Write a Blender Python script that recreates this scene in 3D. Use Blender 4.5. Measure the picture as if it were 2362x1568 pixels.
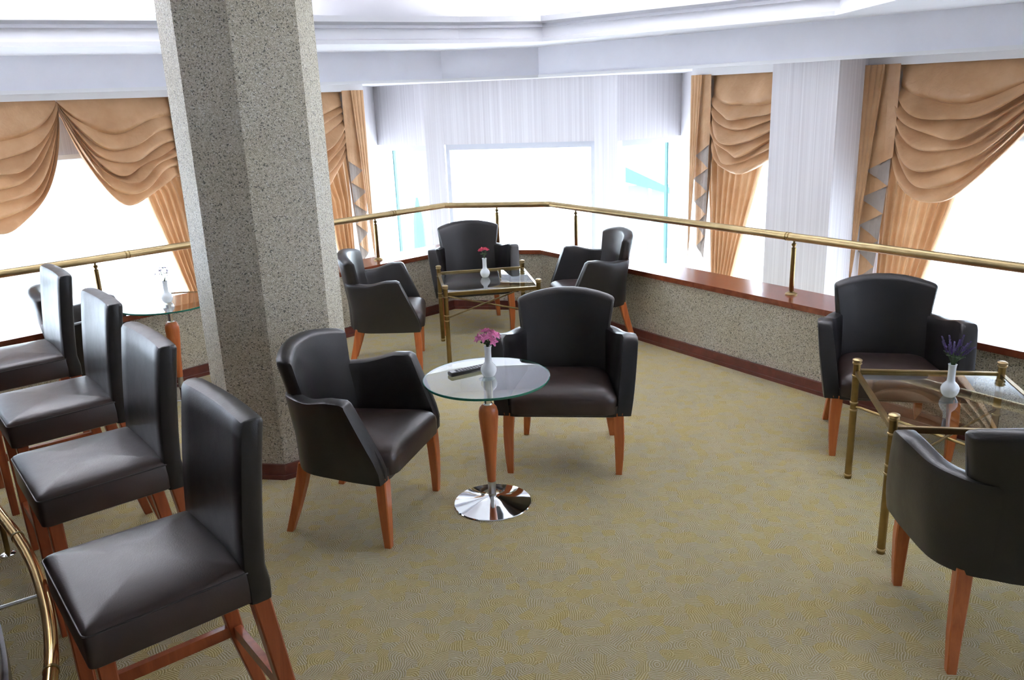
import bpy, bmesh, math, random
from math import sin, cos, pi, sqrt, radians, atan2
from mathutils import Vector, Matrix
random.seed(7)
for o in list(bpy.data.objects): bpy.data.objects.remove(o)
scene = bpy.context.scene
COL = scene.collection

# ------------------------------------------------------------------ camera
PITCH, ROLL, CAM_H, FPX = radians(16.5), radians(-2.32), 2.0, 1900.0
Fv = Vector((0, cos(PITCH), -sin(PITCH)))
R0 = Vector((1, 0, 0)); D0 = Vector((0, -sin(PITCH), -cos(PITCH)))
Rv = R0*cos(ROLL) - D0*sin(ROLL); Dv = D0*cos(ROLL) + R0*sin(ROLL)
cd = bpy.data.cameras.new('camera'); cam = bpy.data.objects.new('camera', cd); COL.objects.link(cam)
m = Matrix.Identity(4)
for i in range(3):
    m[i][0] = Rv[i]; m[i][1] = -Dv[i]; m[i][2] = -Fv[i]
m[0][3], m[1][3], m[2][3] = 0, 0, CAM_H
cam.matrix_world = m
cd.sensor_fit = 'HORIZONTAL'; cd.sensor_width = 36.0; cd.lens = FPX/2362*36.0
cd.clip_start = 0.05; cd.clip_end = 300
scene.camera = cam

# ------------------------------------------------------------------ sky and exposure
world = bpy.data.worlds.new('sky'); scene.world = world; world.use_nodes = True
bg = world.node_tree.nodes['Background']
bg.inputs[0].default_value = (0.82, 0.92, 1.06, 1); bg.inputs[1].default_value = 12.0
vs = scene.view_settings
vs.view_transform = 'Standard'; vs.look = 'None'; vs.gamma = 1.0; vs.exposure = 0.85; vs.use_curve_mapping = False
COVE_STRENGTH = 190.0

# ------------------------------------------------------------------ materials
def newmat(name):
    m = bpy.data.materials.new(name); m.use_nodes = True
    nt = m.node_tree; nt.nodes.clear()
    out = nt.nodes.new('ShaderNodeOutputMaterial')
    return m, nt, out
def nd(nt, typ, ins=None, **kw):
    n = nt.nodes.new('ShaderNode'+typ)
    for k, v in kw.items(): setattr(n, k, v)
    for k, v in (ins or {}).items():
        if isinstance(v, bpy.types.NodeSocket): nt.links.new(v, n.inputs[k])
        else: n.inputs[k].default_value = v
    return n
def coords(nt, scale=(1,1,1), rot=(0,0,0), kind='Object'):
    tc = nd(nt, 'TexCoord'); mp = nd(nt, 'Mapping', {'Vector': tc.outputs[kind], 'Scale': scale, 'Rotation': rot})
    return mp.outputs[0]
def ramp(nt, fac, stops, interp='LINEAR'):
    r = nd(nt, 'ValToRGB', {'Fac': fac}); cr = r.color_ramp; cr.interpolation = interp
    while len(cr.elements) < len(stops): cr.elements.new(0.5)
    for e, (p, c) in zip(cr.elements, stops): e.position = p; e.color = (*c, 1)
    return r.outputs[0]
def math_(nt, op, a, b=0.0, c=None):
    d = {0: a, 1: b}
    if c is not None: d[2] = c
    return nd(nt, 'Math', d, operation=op).outputs[0]
def mixc(nt, f, a, b, blend='MIX'):
    n = nd(nt, 'Mix', None, data_type='RGBA', blend_type=blend)
    for k, v in ((0, f), (6, a), (7, b)):
        if isinstance(v, bpy.types.NodeSocket): nt.links.new(v, n.inputs[k])
        else: n.inputs[k].default_value = v if not isinstance(v, tuple) else (*v, 1)
    return n.outputs[2]
def bsdf(nt, out, **ins):
    b = nd(nt, 'BsdfPrincipled', {k.replace('_', ' '): v for k, v in ins.items()})
    nt.links.new(b.outputs[0], out.inputs[0]); return b
def bump(nt, h, strength=.3, dist=.01):
    return nd(nt, 'Bump', {'Height': h, 'Strength': strength, 'Distance': dist}).outputs[0]

def mat_plain(name, col, rough=.5, metal=0., spec=.5, coat=0., noise=0.):
    m, nt, out = newmat(name)
    c = (*col, 1)
    if noise:
        n = nd(nt, 'TexNoise', {'Vector': coords(nt), 'Scale': 6.0, 'Detail': 4.0})
        c = ramp(nt, n.outputs[0], [(.25, tuple(v*(1-noise) for v in col)), (.75, tuple(min(1, v*(1+noise)) for v in col))])
    b = bsdf(nt, out, Base_Color=c, Roughness=rough, Metallic=metal)
    b.inputs['Specular IOR Level'].default_value = spec; b.inputs['Coat Weight'].default_value = coat
    return m
def mat_leather(name, col, col2, rough=.36):
    m, nt, out = newmat(name); co = coords(nt)
    n = nd(nt, 'TexNoise', {'Vector': co, 'Scale': 3.5, 'Detail': 5.0})
    c = ramp(nt, n.outputs[0], [(.3, col), (.7, col2)])
    g = nd(nt, 'TexVoronoi', {'Vector': co, 'Scale': 230.0})
    n2 = nd(nt, 'TexNoise', {'Vector': co, 'Scale': 14.0, 'Detail': 3.0})
    h = math_(nt, 'ADD', math_(nt, 'MULTIPLY', g.outputs[0], .25), math_(nt, 'MULTIPLY', n2.outputs[0], 1.2))
    r = nd(nt, 'MapRange', {'Value': n2.outputs[0], 'To Min': rough-.05, 'To Max': rough+.08})
    b = bsdf(nt, out, Base_Color=c, Roughness=r.outputs[0], Normal=bump(nt, h, .08, .01))
    b.inputs['Specular IOR Level'].default_value = .5
    return m
def mat_wood(name, a, b_, rough=.32, scale=1.0, axis=(1,1,.12)):
    m, nt, out = newmat(name)
    co = coords(nt, tuple(14*scale*v for v in axis))
    n = nd(nt, 'TexNoise', {'Vector': co, 'Scale': 2.0, 'Detail': 6.0, 'Roughness': .6, 'Distortion': .6})
    c = ramp(nt, n.outputs[0], [(.3, a), (.7, b_)])
    bb = bsdf(nt, out, Base_Color=c, Roughness=rough, Normal=bump(nt, n.outputs[0], .02, .003))
    bb.inputs['Coat Weight'].default_value = .15; bb.inputs['Coat Roughness'].default_value = .15
    return m
def mat_aggregate(name):
    m, nt, out = newmat(name); co = coords(nt)
    v = nd(nt, 'TexVoronoi', {'Vector': co, 'Scale': 185.0, 'Randomness': 1.0})
    sep = nd(nt, 'SeparateColor', {'Color': v.outputs['Color']})
    c = ramp(nt, sep.outputs[0], [(0, (.13,.125,.115)), (.06, (.2,.19,.165)), (.10, (.48,.44,.35)), (.45, (.65,.61,.51)), (.75, (.76,.72,.63)), (.93, (.84,.81,.75)), (.98, (.9,.9,.88))])
    dist = v.outputs['Distance']
    edge = ramp(nt, dist, [(.0, (1,1,1)), (.75, (.82,.80,.74)), (1.0, (.6,.57,.5))])
    big = nd(nt, 'TexNoise', {'Vector': co, 'Scale': 1.7, 'Detail': 2.0})
    tone = ramp(nt, big.outputs[0], [(.35, (.92,.9,.84)), (.65, (1,1,1))])
    col = mixc(nt, 1.0, mixc(nt, 1.0, c, edge, 'MULTIPLY'), tone, 'MULTIPLY')
    h = math_(nt, 'SUBTRACT', 1.0, dist)
    bsdf(nt, out, Base_Color=col, Roughness=.55, Normal=bump(nt, h, .5, .005))
    return m
def mat_carpet(name):
    m, nt, out = newmat(name); co = coords(nt, kind='Object')
    warp = nd(nt, 'TexNoise', {'Vector': co, 'Scale': 9.0, 'Detail': 1.0})
    wv = nd(nt, 'VectorMath', {0: warp.outputs['Color'], 1: (.03,.03,0)}, operation='MULTIPLY')
    cw = nd(nt, 'VectorMath', {0: co, 1: wv.outputs[0]}, operation='ADD').outputs[0]
    S = 19.0
    v = nd(nt, 'TexVoronoi', {'Vector': cw, 'Scale': S, 'Randomness': .75}, voronoi_dimensions='2D')
    loc = nd(nt, 'VectorMath', {0: cw, 1: v.outputs['Position']}, operation='SUBTRACT')
    lx = nd(nt, 'SeparateXYZ', {0: loc.outputs[0]})
    sc = nd(nt, 'SeparateColor', {'Color': v.outputs['Color']})
    ang = math_(nt, 'MULTIPLY', sc.outputs[0], 6.283)
    d = math_(nt, 'ADD', math_(nt, 'MULTIPLY', lx.outputs[0], math_(nt, 'COSINE', ang)), math_(nt, 'MULTIPLY', lx.outputs[1], math_(nt, 'SINE', ang)))
    jit = nd(nt, 'VectorMath', {0: v.outputs['Color'], 1: (.5,.5,.5)}, operation='SUBTRACT')
    jit = nd(nt, 'VectorMath', {0: jit.outputs[0], 1: (.085,.085,0)}, operation='MULTIPLY')
    arcs = nd(nt, 'VectorMath', {0: loc.outputs[0], 1: jit.outputs[0]}, operation='ADD')
    arcs = nd(nt, 'VectorMath', {0: arcs.outputs[0], 1: (1,1,0)}, operation='MULTIPLY')
    ln = nd(nt, 'VectorMath', {0: arcs.outputs[0]}, operation='LENGTH').outputs['Value']
    ring = math_(nt, 'GREATER_THAN', sc.outputs[1], .45)
    arg = math_(nt, 'ADD', math_(nt, 'MULTIPLY', ring, ln), math_(nt, 'MULTIPLY', math_(nt, 'SUBTRACT', 1.0, ring), d))
    brk = nd(nt, 'TexNoise', {'Vector': co, 'Scale': 75.0, 'Detail': 1.0})
    st = math_(nt, 'SINE', math_(nt, 'ADD', math_(nt, 'MULTIPLY', arg, 2*pi/.0088), math_(nt, 'MULTIPLY', brk.outputs[0], 3.2)))
    st = math_(nt, 'MULTIPLY_ADD', st, .5, .5)
    line = ramp(nt, st, [(.15, (.36,.285,.125)), (.85, (.575,.505,.335))])
    tint = ramp(nt, sc.outputs[2], [(0, (.95,.97,1.06)), (.5, (1,1,1)), (1, (1.02,.97,.70))])
    fib = nd(nt, 'TexNoise', {'Vector': co, 'Scale': 260.0, 'Detail': 2.0})
    fc = ramp(nt, fib.outputs[0], [(.3, (.82,.82,.82)), (.7, (1.1,1.1,1.1))])
    wear = nd(nt, 'TexNoise', {'Vector': co, 'Scale': .9, 'Detail': 3.0})
    wc = ramp(nt, wear.outputs[0], [(.3, (.92,.93,.96)), (.7, (1.05,1.03,.98))])
    col = mixc(nt, 1., mixc(nt, 1., mixc(nt, 1., line, tint, 'MULTIPLY'), fc, 'MULTIPLY'), wc, 'MULTIPLY')
    h = math_(nt, 'ADD', st, math_(nt, 'MULTIPLY', fib.outputs[0], .7))
    b = bsdf(nt, out, Base_Color=col, Roughness=.95, Normal=bump(nt, h, .5, .004))
    b.inputs['Specular IOR Level'].default_value = .1; b.inputs['Sheen Weight'].default_value = .15
    return m
def mat_wallpaper(name, a, b_):
    m, nt, out = newmat(name)
    n = nd(nt, 'TexNoise', {'Vector': coords(nt, (55, 55, .25)), 'Scale': 1.0, 'Detail': 3.0, 'Roughness': .75})
    c = ramp(nt, n.outputs[0], [(.3, a), (.7, b_)])
    bsdf(nt, out, Base_Color=c, Roughness=.6, Normal=bump(nt, n.outputs[0], .08, .004)); return m
def mat_fabric(name, a, b_, transl=.12, rough=.42):
    m, nt, out = newmat(name); co = coords(nt)
    n = nd(nt, 'TexNoise', {'Vector': co, 'Scale': 5.0, 'Detail': 5.0})
    c = ramp(nt, n.outputs[0], [(.3, a), (.7, b_)])
    w = nd(nt, 'TexNoise', {'Vector': co, 'Scale': 17.0, 'Detail': 4.0, 'Distortion': .8})
    nrm = bump(nt, w.outputs[0], .22, .02)
    p = nd(nt, 'BsdfPrincipled', {'Base Color': c, 'Roughness': rough, 'Sheen Weight': .4, 'Sheen Roughness': .35, 'Sheen Tint': (1, .8, .6, 1), 'Normal': nrm})
    t = nd(nt, 'BsdfTranslucent', {'Color': c, 'Normal': nrm})
    mx = nd(nt, 'MixShader', {0: transl, 1: p.outputs[0], 2: t.outputs[0]})
    nt.links.new(mx.outputs[0], out.inputs[0]); return m
def mat_sheer(name, col, transp=.3):
    m, nt, out = newmat(name)
    w = nd(nt, 'TexNoise', {'Vector': coords(nt, (40, 40, .6)), 'Scale': 2.0, 'Detail': 2.0})
    c = ramp(nt, w.outputs[0], [(.3, tuple(v*.94 for v in col)), (.7, col)])
    t = nd(nt, 'BsdfTranslucent', {'Color': c}); d = nd(nt, 'BsdfDiffuse', {'Color': c}); tr = nd(nt, 'BsdfTransparent', {'Color': (1,1,1,1)})
    a = nd(nt, 'MixShader', {0: .35, 1: t.outputs[0], 2: d.outputs[0]})
    b = nd(nt, 'MixShader', {0: transp, 1: a.outputs[0], 2: tr.outputs[0]})
    nt.links.new(b.outputs[0], out.inputs[0]); return m
def mat_glass(name, tint, ior=1.5, rough=.0):
    m, nt, out = newmat(name)
    f = nd(nt, 'Fresnel', {'IOR': ior}); tr = nd(nt, 'BsdfTransparent', {'Color': (*tint, 1)})
    g = nd(nt, 'BsdfGlossy', {'Color': (1,1,1,1), 'Roughness': rough})
    geo = nd(nt, 'NewGeometry')
    # both faces of a slab reflect; Fresnel handles front faces, use the same law behind
    mx = nd(nt, 'MixShader', {0: math_(nt, 'MULTIPLY', f.outputs[0], math_(nt, 'SUBTRACT', 1.0, geo.outputs['Backfacing'])), 1: tr.outputs[0], 2: g.outputs[0]})
    nt.links.new(mx.outputs[0], out.inputs[0]); return m
def mat_emit(name, col, s):
    m, nt, out = newmat(name)
    e = nd(nt, 'Emission', {'Color': (*col, 1), 'Strength': s}); nt.links.new(e.outputs[0], out.inputs[0]); return m
def mat_brass(name, a, b_, rough):
    m, nt, out = newmat(name)
    n = nd(nt, 'TexNoise', {'Vector': coords(nt), 'Scale': 9.0, 'Detail': 4.0})
    c = ramp(nt, n.outputs[0], [(.3, a), (.7, b_)])
    r = nd(nt, 'MapRange', {'Value': n.outputs[0], 'To Min': rough-.06, 'To Max': rough+.08})
    bsdf(nt, out, Base_Color=c, Metallic=1.0, Roughness=r.outputs[0]); return m

M = {}
M['leather'] = mat_leather('dark leather', (.007,.0065,.0075), (.015,.011,.011), .35)
M['seat_leather'] = mat_leather('brown black leather', (.018,.010,.009), (.042,.023,.018), .33)
M['piping'] = mat_plain('leather piping', (.03,.022,.02), .4)
M['wood'] = mat_wood('cherry wood', (.40,.093,.022), (.59,.175,.048), .33)
M['stool_wood'] = mat_wood('red brown wood', (.22,.045,.013), (.38,.09,.028), .33)
M['sill'] = mat_wood('mahogany board', (.15,.036,.018), (.26,.07,.032), .2, .6, (1,1,1))
M['skirt'] = mat_wood('dark red skirting', (.09,.022,.018), (.16,.04,.03), .3, .6, (1,1,1))
M['agg'] = mat_aggregate('pebble aggregate')
M['carpet'] = mat_carpet('patterned carpet')
M['wallpaper'] = mat_wallpaper('striped wallpaper', (.68,.65,.68), (.86,.84,.87))
M['plaster'] = mat_plain('white plaster', (.78,.78,.82), .7, noise=.02)
M['plaster_dim'] = mat_plain('painted fascia', (.86,.86,.93), .6, noise=.02)
M['white'] = mat_plain('white gloss paint', (.86,.86,.88), .3)
M['brass'] = mat_brass('satin brass', (.40,.30,.15), (.52,.40,.21), .36)
M['old_brass'] = mat_brass('antique brass', (.17,.115,.045), (.30,.21,.085), .3)
M['bright_brass'] = mat_brass('polished brass', (.78,.52,.2), (.88,.62,.27), .12)
M['chrome'] = mat_plain('chrome', (.86,.87,.88), .05, 1.0)
M['steel'] = mat_plain('brushed steel', (.55,.55,.55), .25, 1.0)
M['glass'] = mat_glass('table glass', (.93,.98,.96), 2.1)
M['round_glass'] = mat_glass('reflective table glass', (.93,.98,.96), 9.0)
M['glass_edge'] = mat_plain('green glass edge', (.015,.16,.11), .12, coat=.3)
M['pane'] = mat_glass('window glass', (.97,.99,.98), 1.35)
M['frame'] = mat_plain('pale window frame', (.66,.68,.75), .4)
M['fin'] = mat_plain('teal glass edge', (.05,.16,.16), .3)
M['gold'] = mat_fabric('golden satin', (.55,.31,.15), (.68,.42,.23), .10)
M['lining'] = mat_fabric('grey lining', (.36,.31,.28), (.45,.39,.35), .1, .6)
M['blind'] = mat_sheer('translucent blind', (.88,.90,.93), .25)
M['china'] = mat_plain('white porcelain', (.82,.86,.88), .12, coat=.3)
M['black_plastic'] = mat_plain('black plastic', (.012,.012,.014), .35)
M['key'] = mat_plain('grey rubber keys', (.45,.45,.46), .5)
M['pink'] = mat_plain('pink petals', (.80,.24,.48), .6, noise=.3)
M['red'] = mat_plain('dark red petals', (.42,.015,.05), .6, noise=.3)
M['lavender'] = mat_plain('lavender petals', (.12,.07,.24), .7, noise=.3)
M['dried'] = mat_plain('dried petals', (.55,.5,.62), .7, noise=.3)
M['dark_dried'] = mat_plain('dark dried buds', (.06,.03,.08), .7)
M['stem'] = mat_plain('green stem', (.05,.09,.03), .6, noise=.2)
M['bar'] = mat_wood('dark bar front', (.03,.012,.01), (.055,.022,.016), .25)
M['tube'] = mat_emit('cove lamp', (.97,.98,1.0), COVE_STRENGTH)
M['paving'] = mat_plain('pale paving', (.55,.54,.5), .8, noise=.1)
M['teal'] = mat_plain('teal canvas', (.015,.10,.085), .8)
M['haze_blue'] = mat_plain('blue glazing', (.05,.12,.17), .3)
M['lowfloor'] = mat_plain('lower stone floor', (.45,.42,.38), .5, noise=.1)
M['card'] = mat_plain('white card', (.8,.8,.8), .6)

# ------------------------------------------------------------------ object helpers
def link(o, parent=None):
    COL.objects.link(o)
    if parent is not None: o.parent = parent
    return o
def meshobj(name, verts, faces, mat, parent=None, smooth=False, mats=None, fmat=None):
    me = bpy.data.meshes.new(name); me.from_pydata([tuple(v) for v in verts], [], faces); me.update()
    bm = bmesh.new(); bm.from_mesh(me); bmesh.ops.recalc_face_normals(bm, faces=bm.faces); bm.to_mesh(me); bm.free()
    for mm in (mats or [mat]): me.materials.append(mm if not isinstance(mm, str) else M[mm])
    if fmat: me.polygons.foreach_set('material_index', fmat)
    if smooth:
        me.polygons.foreach_set('use_smooth', [True]*len(me.polygons))
        try: me.set_sharp_from_angle(angle=radians(40))
        except Exception: pass
    return link(bpy.data.objects.new(name, me), parent)
def tag(o, label=None, cat=None, group=None, kind=None):
    if label: o['label'] = label
    if cat: o['category'] = cat
    if group: o['group'] = group
    if kind: o['kind'] = kind
    return o
def empty(name, loc=(0,0,0), rz=0.0):
    o = bpy.data.objects.new(name, None); o.empty_display_size = .1
    o.location = loc; o.rotation_euler = (0, 0, rz); COL.objects.link(o); return o
def copy_tree(o, parent=None):
    c = o.copy(); COL.objects.link(c)
    if parent is not None: c.parent = parent
    for ch in list(o.children): copy_tree(ch, c)
    return c

class MB:
    def __init__(s): s.v = []; s.f = []
    def add(s, v, f):
        b = len(s.v); s.v += [Vector(p) for p in v]; s.f += [tuple(i+b for i in q) for q in f]; return s
    def box(s, x0, x1, y0, y1, z0, z1):
        return s.add([(x0,y0,z0),(x1,y0,z0),(x1,y1,z0),(x0,y1,z0),(x0,y0,z1),(x1,y0,z1),(x1,y1,z1),(x0,y1,z1)],
              [(3,2,1,0),(4,5,6,7),(0,1,5,4),(1,2,6,5),(2,3,7,6),(3,0,4,7)])
    def prism(s, poly, z0, z1):
        n = len(poly)
        return s.add([(p[0],p[1],z0) for p in poly]+[(p[0],p[1],z1) for p in poly],
              [tuple(range(n))[::-1], tuple(range(n, 2*n))]+[(i,(i+1)%n,n+(i+1)%n,n+i) for i in range(n)])
    def loft(s, rings, cap=True, close=True):
        n = len(rings[0]); v = [p for r in rings for p in r]; f = []
        for k in range(len(rings)-1):
            for i in range(n if close else n-1):
                j = (i+1) % n; f.append((k*n+i, k*n+j, (k+1)*n+j, (k+1)*n+i))
        if cap: f += [tuple(range(n))[::-1], tuple(range((len(rings)-1)*n, len(rings)*n))]
        return s.add(v, f)
    def tube(s, pts, r, n=12, cap=True):
        pts = [Vector(p) for p in pts]; rings = []
        up = None
        for i, p in enumerate(pts):
            a = pts[max(i-1,0)]; b = pts[min(i+1,len(pts)-1)]; t = (b-a).normalized()
            if up is None: up = Vector((0,0,1)) if abs(t.z) < .9 else Vector((1,0,0))
            x = t.cross(up).normalized(); y = x.cross(t).normalized(); up = y
            rr = r[i] if isinstance(r, (list, tuple)) else r
            rings.append([p + x*rr*cos(2*pi*k/n) + y*rr*sin(2*pi*k/n) for k in range(n)])
        return s.loft(rings, cap)
    def lathe(s, prof, n=28, c=(0,0)):
        rings = [[(c[0]+r*cos(2*pi*k/n), c[1]+r*sin(2*pi*k/n), z) for k in range(n)] for r, z in prof]
        return s.loft(rings, True)
    def build(s, name, mat, parent=None, smooth=False):
        return meshobj(name, s.v, s.f, mat, parent, smooth)
def struct(o, label, cat): return tag(o, label, cat, kind='structure')

def rrect(hw, hd, r, n=5, taper=1.0):
    """rounded rectangle outline; taper narrows +y end"""
    pts = []
    for cx, cy, a0 in ((hw-r, hd-r, 0), (-hw+r, hd-r, pi/2), (-hw+r, -hd+r, pi), (hw-r, -hd+r, 1.5*pi)):
        for k in range(n+1):
            a = a0 + (pi/2)*k/n; pts.append((cx+r*cos(a), cy+r*sin(a)))
    return [(x*(1+(taper-1)*(y+hd)/(2*hd)), y) for x, y in pts]
def pad(mb, outline, levels, center=(0,0), crown=0.0):
    hw = max(abs(p[0]) for p in outline); hd = max(abs(p[1]) for p in outline)
    rings = []
    for z, ins in levels:
        sx = max(.001, 1-ins/hw); sy = max(.001, 1-ins/hd)
        rings.append([(center[0]+x*sx, center[1]+y*sy, z) for x, y in outline])
    return mb.loft(rings)
def sqleg(mb, pts, sizes, rot=0.0):
    """tapered square leg along pts; sizes (sx, sy) half sizes"""
    rings = []
    for p, (a, b) in zip(pts, sizes):
        q = [(-a,-b),(a,-b),(a,b),(-a,b)]
        ch = .18
        out = []
        for i in range(4):
            x, y = q[i]; xp, yp = q[i-1]; xn, yn = q[(i+1)%4]
            out.append((p[0]+x+(xp-x)*ch*.5, p[1]+y+(yp-y)*ch*.5, p[2])); out.append((p[0]+x+(xn-x)*ch*.5, p[1]+y+(yn-y)*ch*.5, p[2]))
        rings.append(out)
    return mb.loft(rings)

# ------------------------------------------------------------------ plan of the gallery
K1 = Vector((-.614, 8.138, 0)); K2 = Vector((.42, 7.906, 0))
DL = Vector((-.71683, -.69724, 0)); NL = Vector((-.69724, .71683, 0))
DR = Vector((.55929, -.82897, 0)); NR = Vector((.82897, .55929, 0))
DC = (K2-K1).normalized(); NC = Vector((-DC.y, DC.x, 0))
LEN_L, LEN_R = 7.2, 6.0
def isect(p, d, q, e):
    k = d.x*e.y - d.y*e.x; t = ((q.x-p.x)*e.y - (q.y-p.y)*e.x)/k; return p + d*t
def offpoly(o):
    """rail polyline shifted outward by o: left end, corner 1, corner 2, right end"""
    l0 = K1+NL*o; c0 = K1+NC*o; r0 = K2+NR*o
    return [l0+DL*LEN_L, isect(l0, DL, c0, DC), isect(c0, DC, r0, DR), r0+DR*LEN_R]
def WL(t, off, z): p = K1+NL*off+DL*t; return Vector((p.x, p.y, z))
def WR(t, off, z): p = K2+NR*off+DR*t; return Vector((p.x, p.y, z))

# floor
f = offpoly(-.02)
mb = MB().prism([(f[0].x, f[0].y), (f[0].x, -3.2), (f[3].x, -3.2), (f[3].x, f[3].y), (f[2].x, f[2].y), (f[1].x, f[1].y)], -.25, 0)
struct(mb.build('floor', 'carpet'), 'olive and beige patterned carpet covering the gallery floor', 'floor')
# parapet, sill and skirting in three runs
sides = ['left', 'front', 'right']
for name, o0, o1, z0, z1, mat, lab, cat in (
      ('wall', -.17, .15, 0, .548, 'agg', 'low pebble-finish parapet wall, %s run', 'wall'),
      ('baseboard', -.192, -.17, 0, .085, 'skirt', 'dark red skirting along the %s parapet run', 'skirting'),
      ('trim', -.195, .17, .548, .588, 'sill', 'polished mahogany ledge on the %s parapet run', 'ledge')):
    a = offpoly(o0); b = offpoly(o1)
    for i, s in enumerate(sides):
        mb = MB().prism([(a[i].x,a[i].y),(a[i+1].x,a[i+1].y),(b[i+1].x,b[i+1].y),(b[i].x,b[i].y)], z0, z1)
        o = mb.build('%s_%s' % (name, s) if name != 'trim' else 'trim_%d' % (i+1), mat)
        struct(o, lab % s, cat)
        if name == 'baseboard':
            c_ = offpoly(-.205)
            MB().prism([(c_[i].x,c_[i].y),(c_[i+1].x,c_[i+1].y),(a[i+1].x,a[i+1].y),(a[i].x,a[i].y)], 0, .026).build('bead', 'skirt', o)
# outer walls --------------------------------------------------------
Z_HEAD = 1.5
WOFF = 1.72
def wall_run(W, spans, holes, z_lo, z_hi, name, label):
    """wall along t with window holes (t0,t1,za,zb)"""
    mb = MB(); ts = sorted({spans[0], spans[1], *[h[0] for h in holes], *[h[1] for h in holes]})
    def blk(t0, t1, za, zb):
        q = [W(t0, WOFF, 0), W(t1, WOFF, 0), W(t1, WOFF+.22, 0), W(t0, WOFF+.22, 0)]
        mb.prism([(p.x, p.y) for p in q], za, zb)
    for a, b in zip(ts[:-1], ts[1:]):
        h = next((h for h in holes if h[0] <= a+1e-6 and h[1] >= b-1e-6), None)
        if h: blk(a, b, z_lo, h[2]); blk(a, b, h[3], z_hi)
        else: blk(a, b, z_lo, z_hi)
    return struct(mb.build(name, 'wallpaper'), label, 'wall')
wl_t = (-.15, LEN_L+.6); wr_t = (.45, LEN_R+.6)
HL = [(.02, 1.62, -.5, 1.56), (1.86, 5.4, -.5, 1.56)]
HR = [(.62, 1.66, -.5, 1.5), (2.45, 5.0, -.5, 1.5)]
wall_run(WL, wl_t, HL, -1.3, 2.75, 'wall_outer_left', 'striped wallpaper wall behind the left curtains')
wall_run(WR, wr_t, HR, -1.3, 2.75, 'wall_outer_right', 'striped wallpaper wall behind the right curtains')
def window(W, h, idx, label, nmul):
    t0, t1, za, zb = h; root = empty('window_%d' % idx, W((t0+t1)/2, WOFF+.1, za)); struct(root, label, 'window')
    inv = Matrix.Translation(-root.location)
    def bar(ta, tb, z0, z1, nm, o0=.08, o1=.14, mat='frame'):
        q = [W(ta, WOFF+o0, 0), W(tb, WOFF+o0, 0), W(tb, WOFF+o1, 0), W(ta, WOFF+o1, 0)]
        mb = MB().prism([(p.x, p.y) for p in q], z0, z1); mb.v = [inv @ v for v in mb.v]; return mb.build(nm, mat, root)
    w = .05
    bar(t0, t1, zb-w, zb, 'frame'); bar(t0, t1, za, za+w, 'frame'); bar(t0, t0+w, za+w, zb-w, 'frame'); bar(t1-w, t1, za+w, zb-w, 'frame')
    step = (t1-t0)/nmul
    for k in range(nmul):
        a = t0+step*k; b = a+step
        if k: bar(a-.02, a+.02, za+w, zb-w, 'mullion')
        bar(a+(.05 if k == 0 else .02), b-(.05 if k == nmul-1 else .02), za+w, zb-w, 'pane', .105, .111, 'pane')
window(WL, HL[0], 1, 'left window half hidden by the pebble column', 2)
window(WL, HL[1], 2, 'wide left window behind the double swag', 3)
window(WR, HR[0], 3, 'narrow right window beside the white pier', 1)
window(WR, HR[1], 4, 'wide right window behind the large swag', 3)
# pier on the right wall
q = [WR(1.70, 1.03, 0), WR(2.32, 1.03, 0), WR(2.32, WOFF, 0), WR(1.70, WOFF, 0)]
struct(MB().prism([(p.x,p.y) for p in q], -1.3, 2.2).build('wall_pier', 'wallpaper'), 'white striped pier standing between the two right curtains', 'wall')

# bay -----------------------------------------------------------------
ZB = 1.45
B0, B1, B2, B3, B4, B5 = [Vector((x,y,0)) for x,y in ((-1.65,11.05),(-.968,10.449),(-.739,10.474),(1.069,9.998),(1.31,9.81),(2.17,10.38))]
def thick(a, b, th):
    d = (b-a).normalized(); n = Vector((-d.y, d.x, 0))
    if n.y < 0: n = -n
    return [(a.x,a.y),(b.x,b.y),(b.x+n.x*th,b.y+n.y*th),(a.x+n.x*th,a.y+n.y*th)]
mb = MB()
for a, b in ((B0,B1),(B1,B2),(B2,B3),(B3,B4),(B4,B5)): mb.prism(thick(a,b,.2), ZB, 2.75)
for a, b in ((B0,B1),(B1,B2),(B2,B3),(B3,B4),(B4,B5)): mb.prism(thick(a,b,.2), -1.3, -.5)
mb.prism(thick(B1,B2,.2), -.5, ZB); mb.prism(thick(B3,B4,.2), -.5, ZB)
struct(mb.build('wall_bay', 'wallpaper'), 'striped wallpaper wall above the three-sided glazed bay', 'wall')
for nm, W, t, e, s, lab in (('wall_return_left', WL, wl_t[0], B0, -1, 'wallpaper return wall left of the glazed bay'), ('wall_return_right', WR, wr_t[0], B5, 1, 'wallpaper return wall right of the glazed bay')):
    p = W(t, WOFF, 0)
    struct(MB().prism([(p.x,p.y),(e.x,e.y),(e.x+s*.2,e.y),(p.x+s*.2,p.y+.05)], -1.3, 2.75).build(nm, 'wallpaper'), lab, 'wall')
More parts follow.
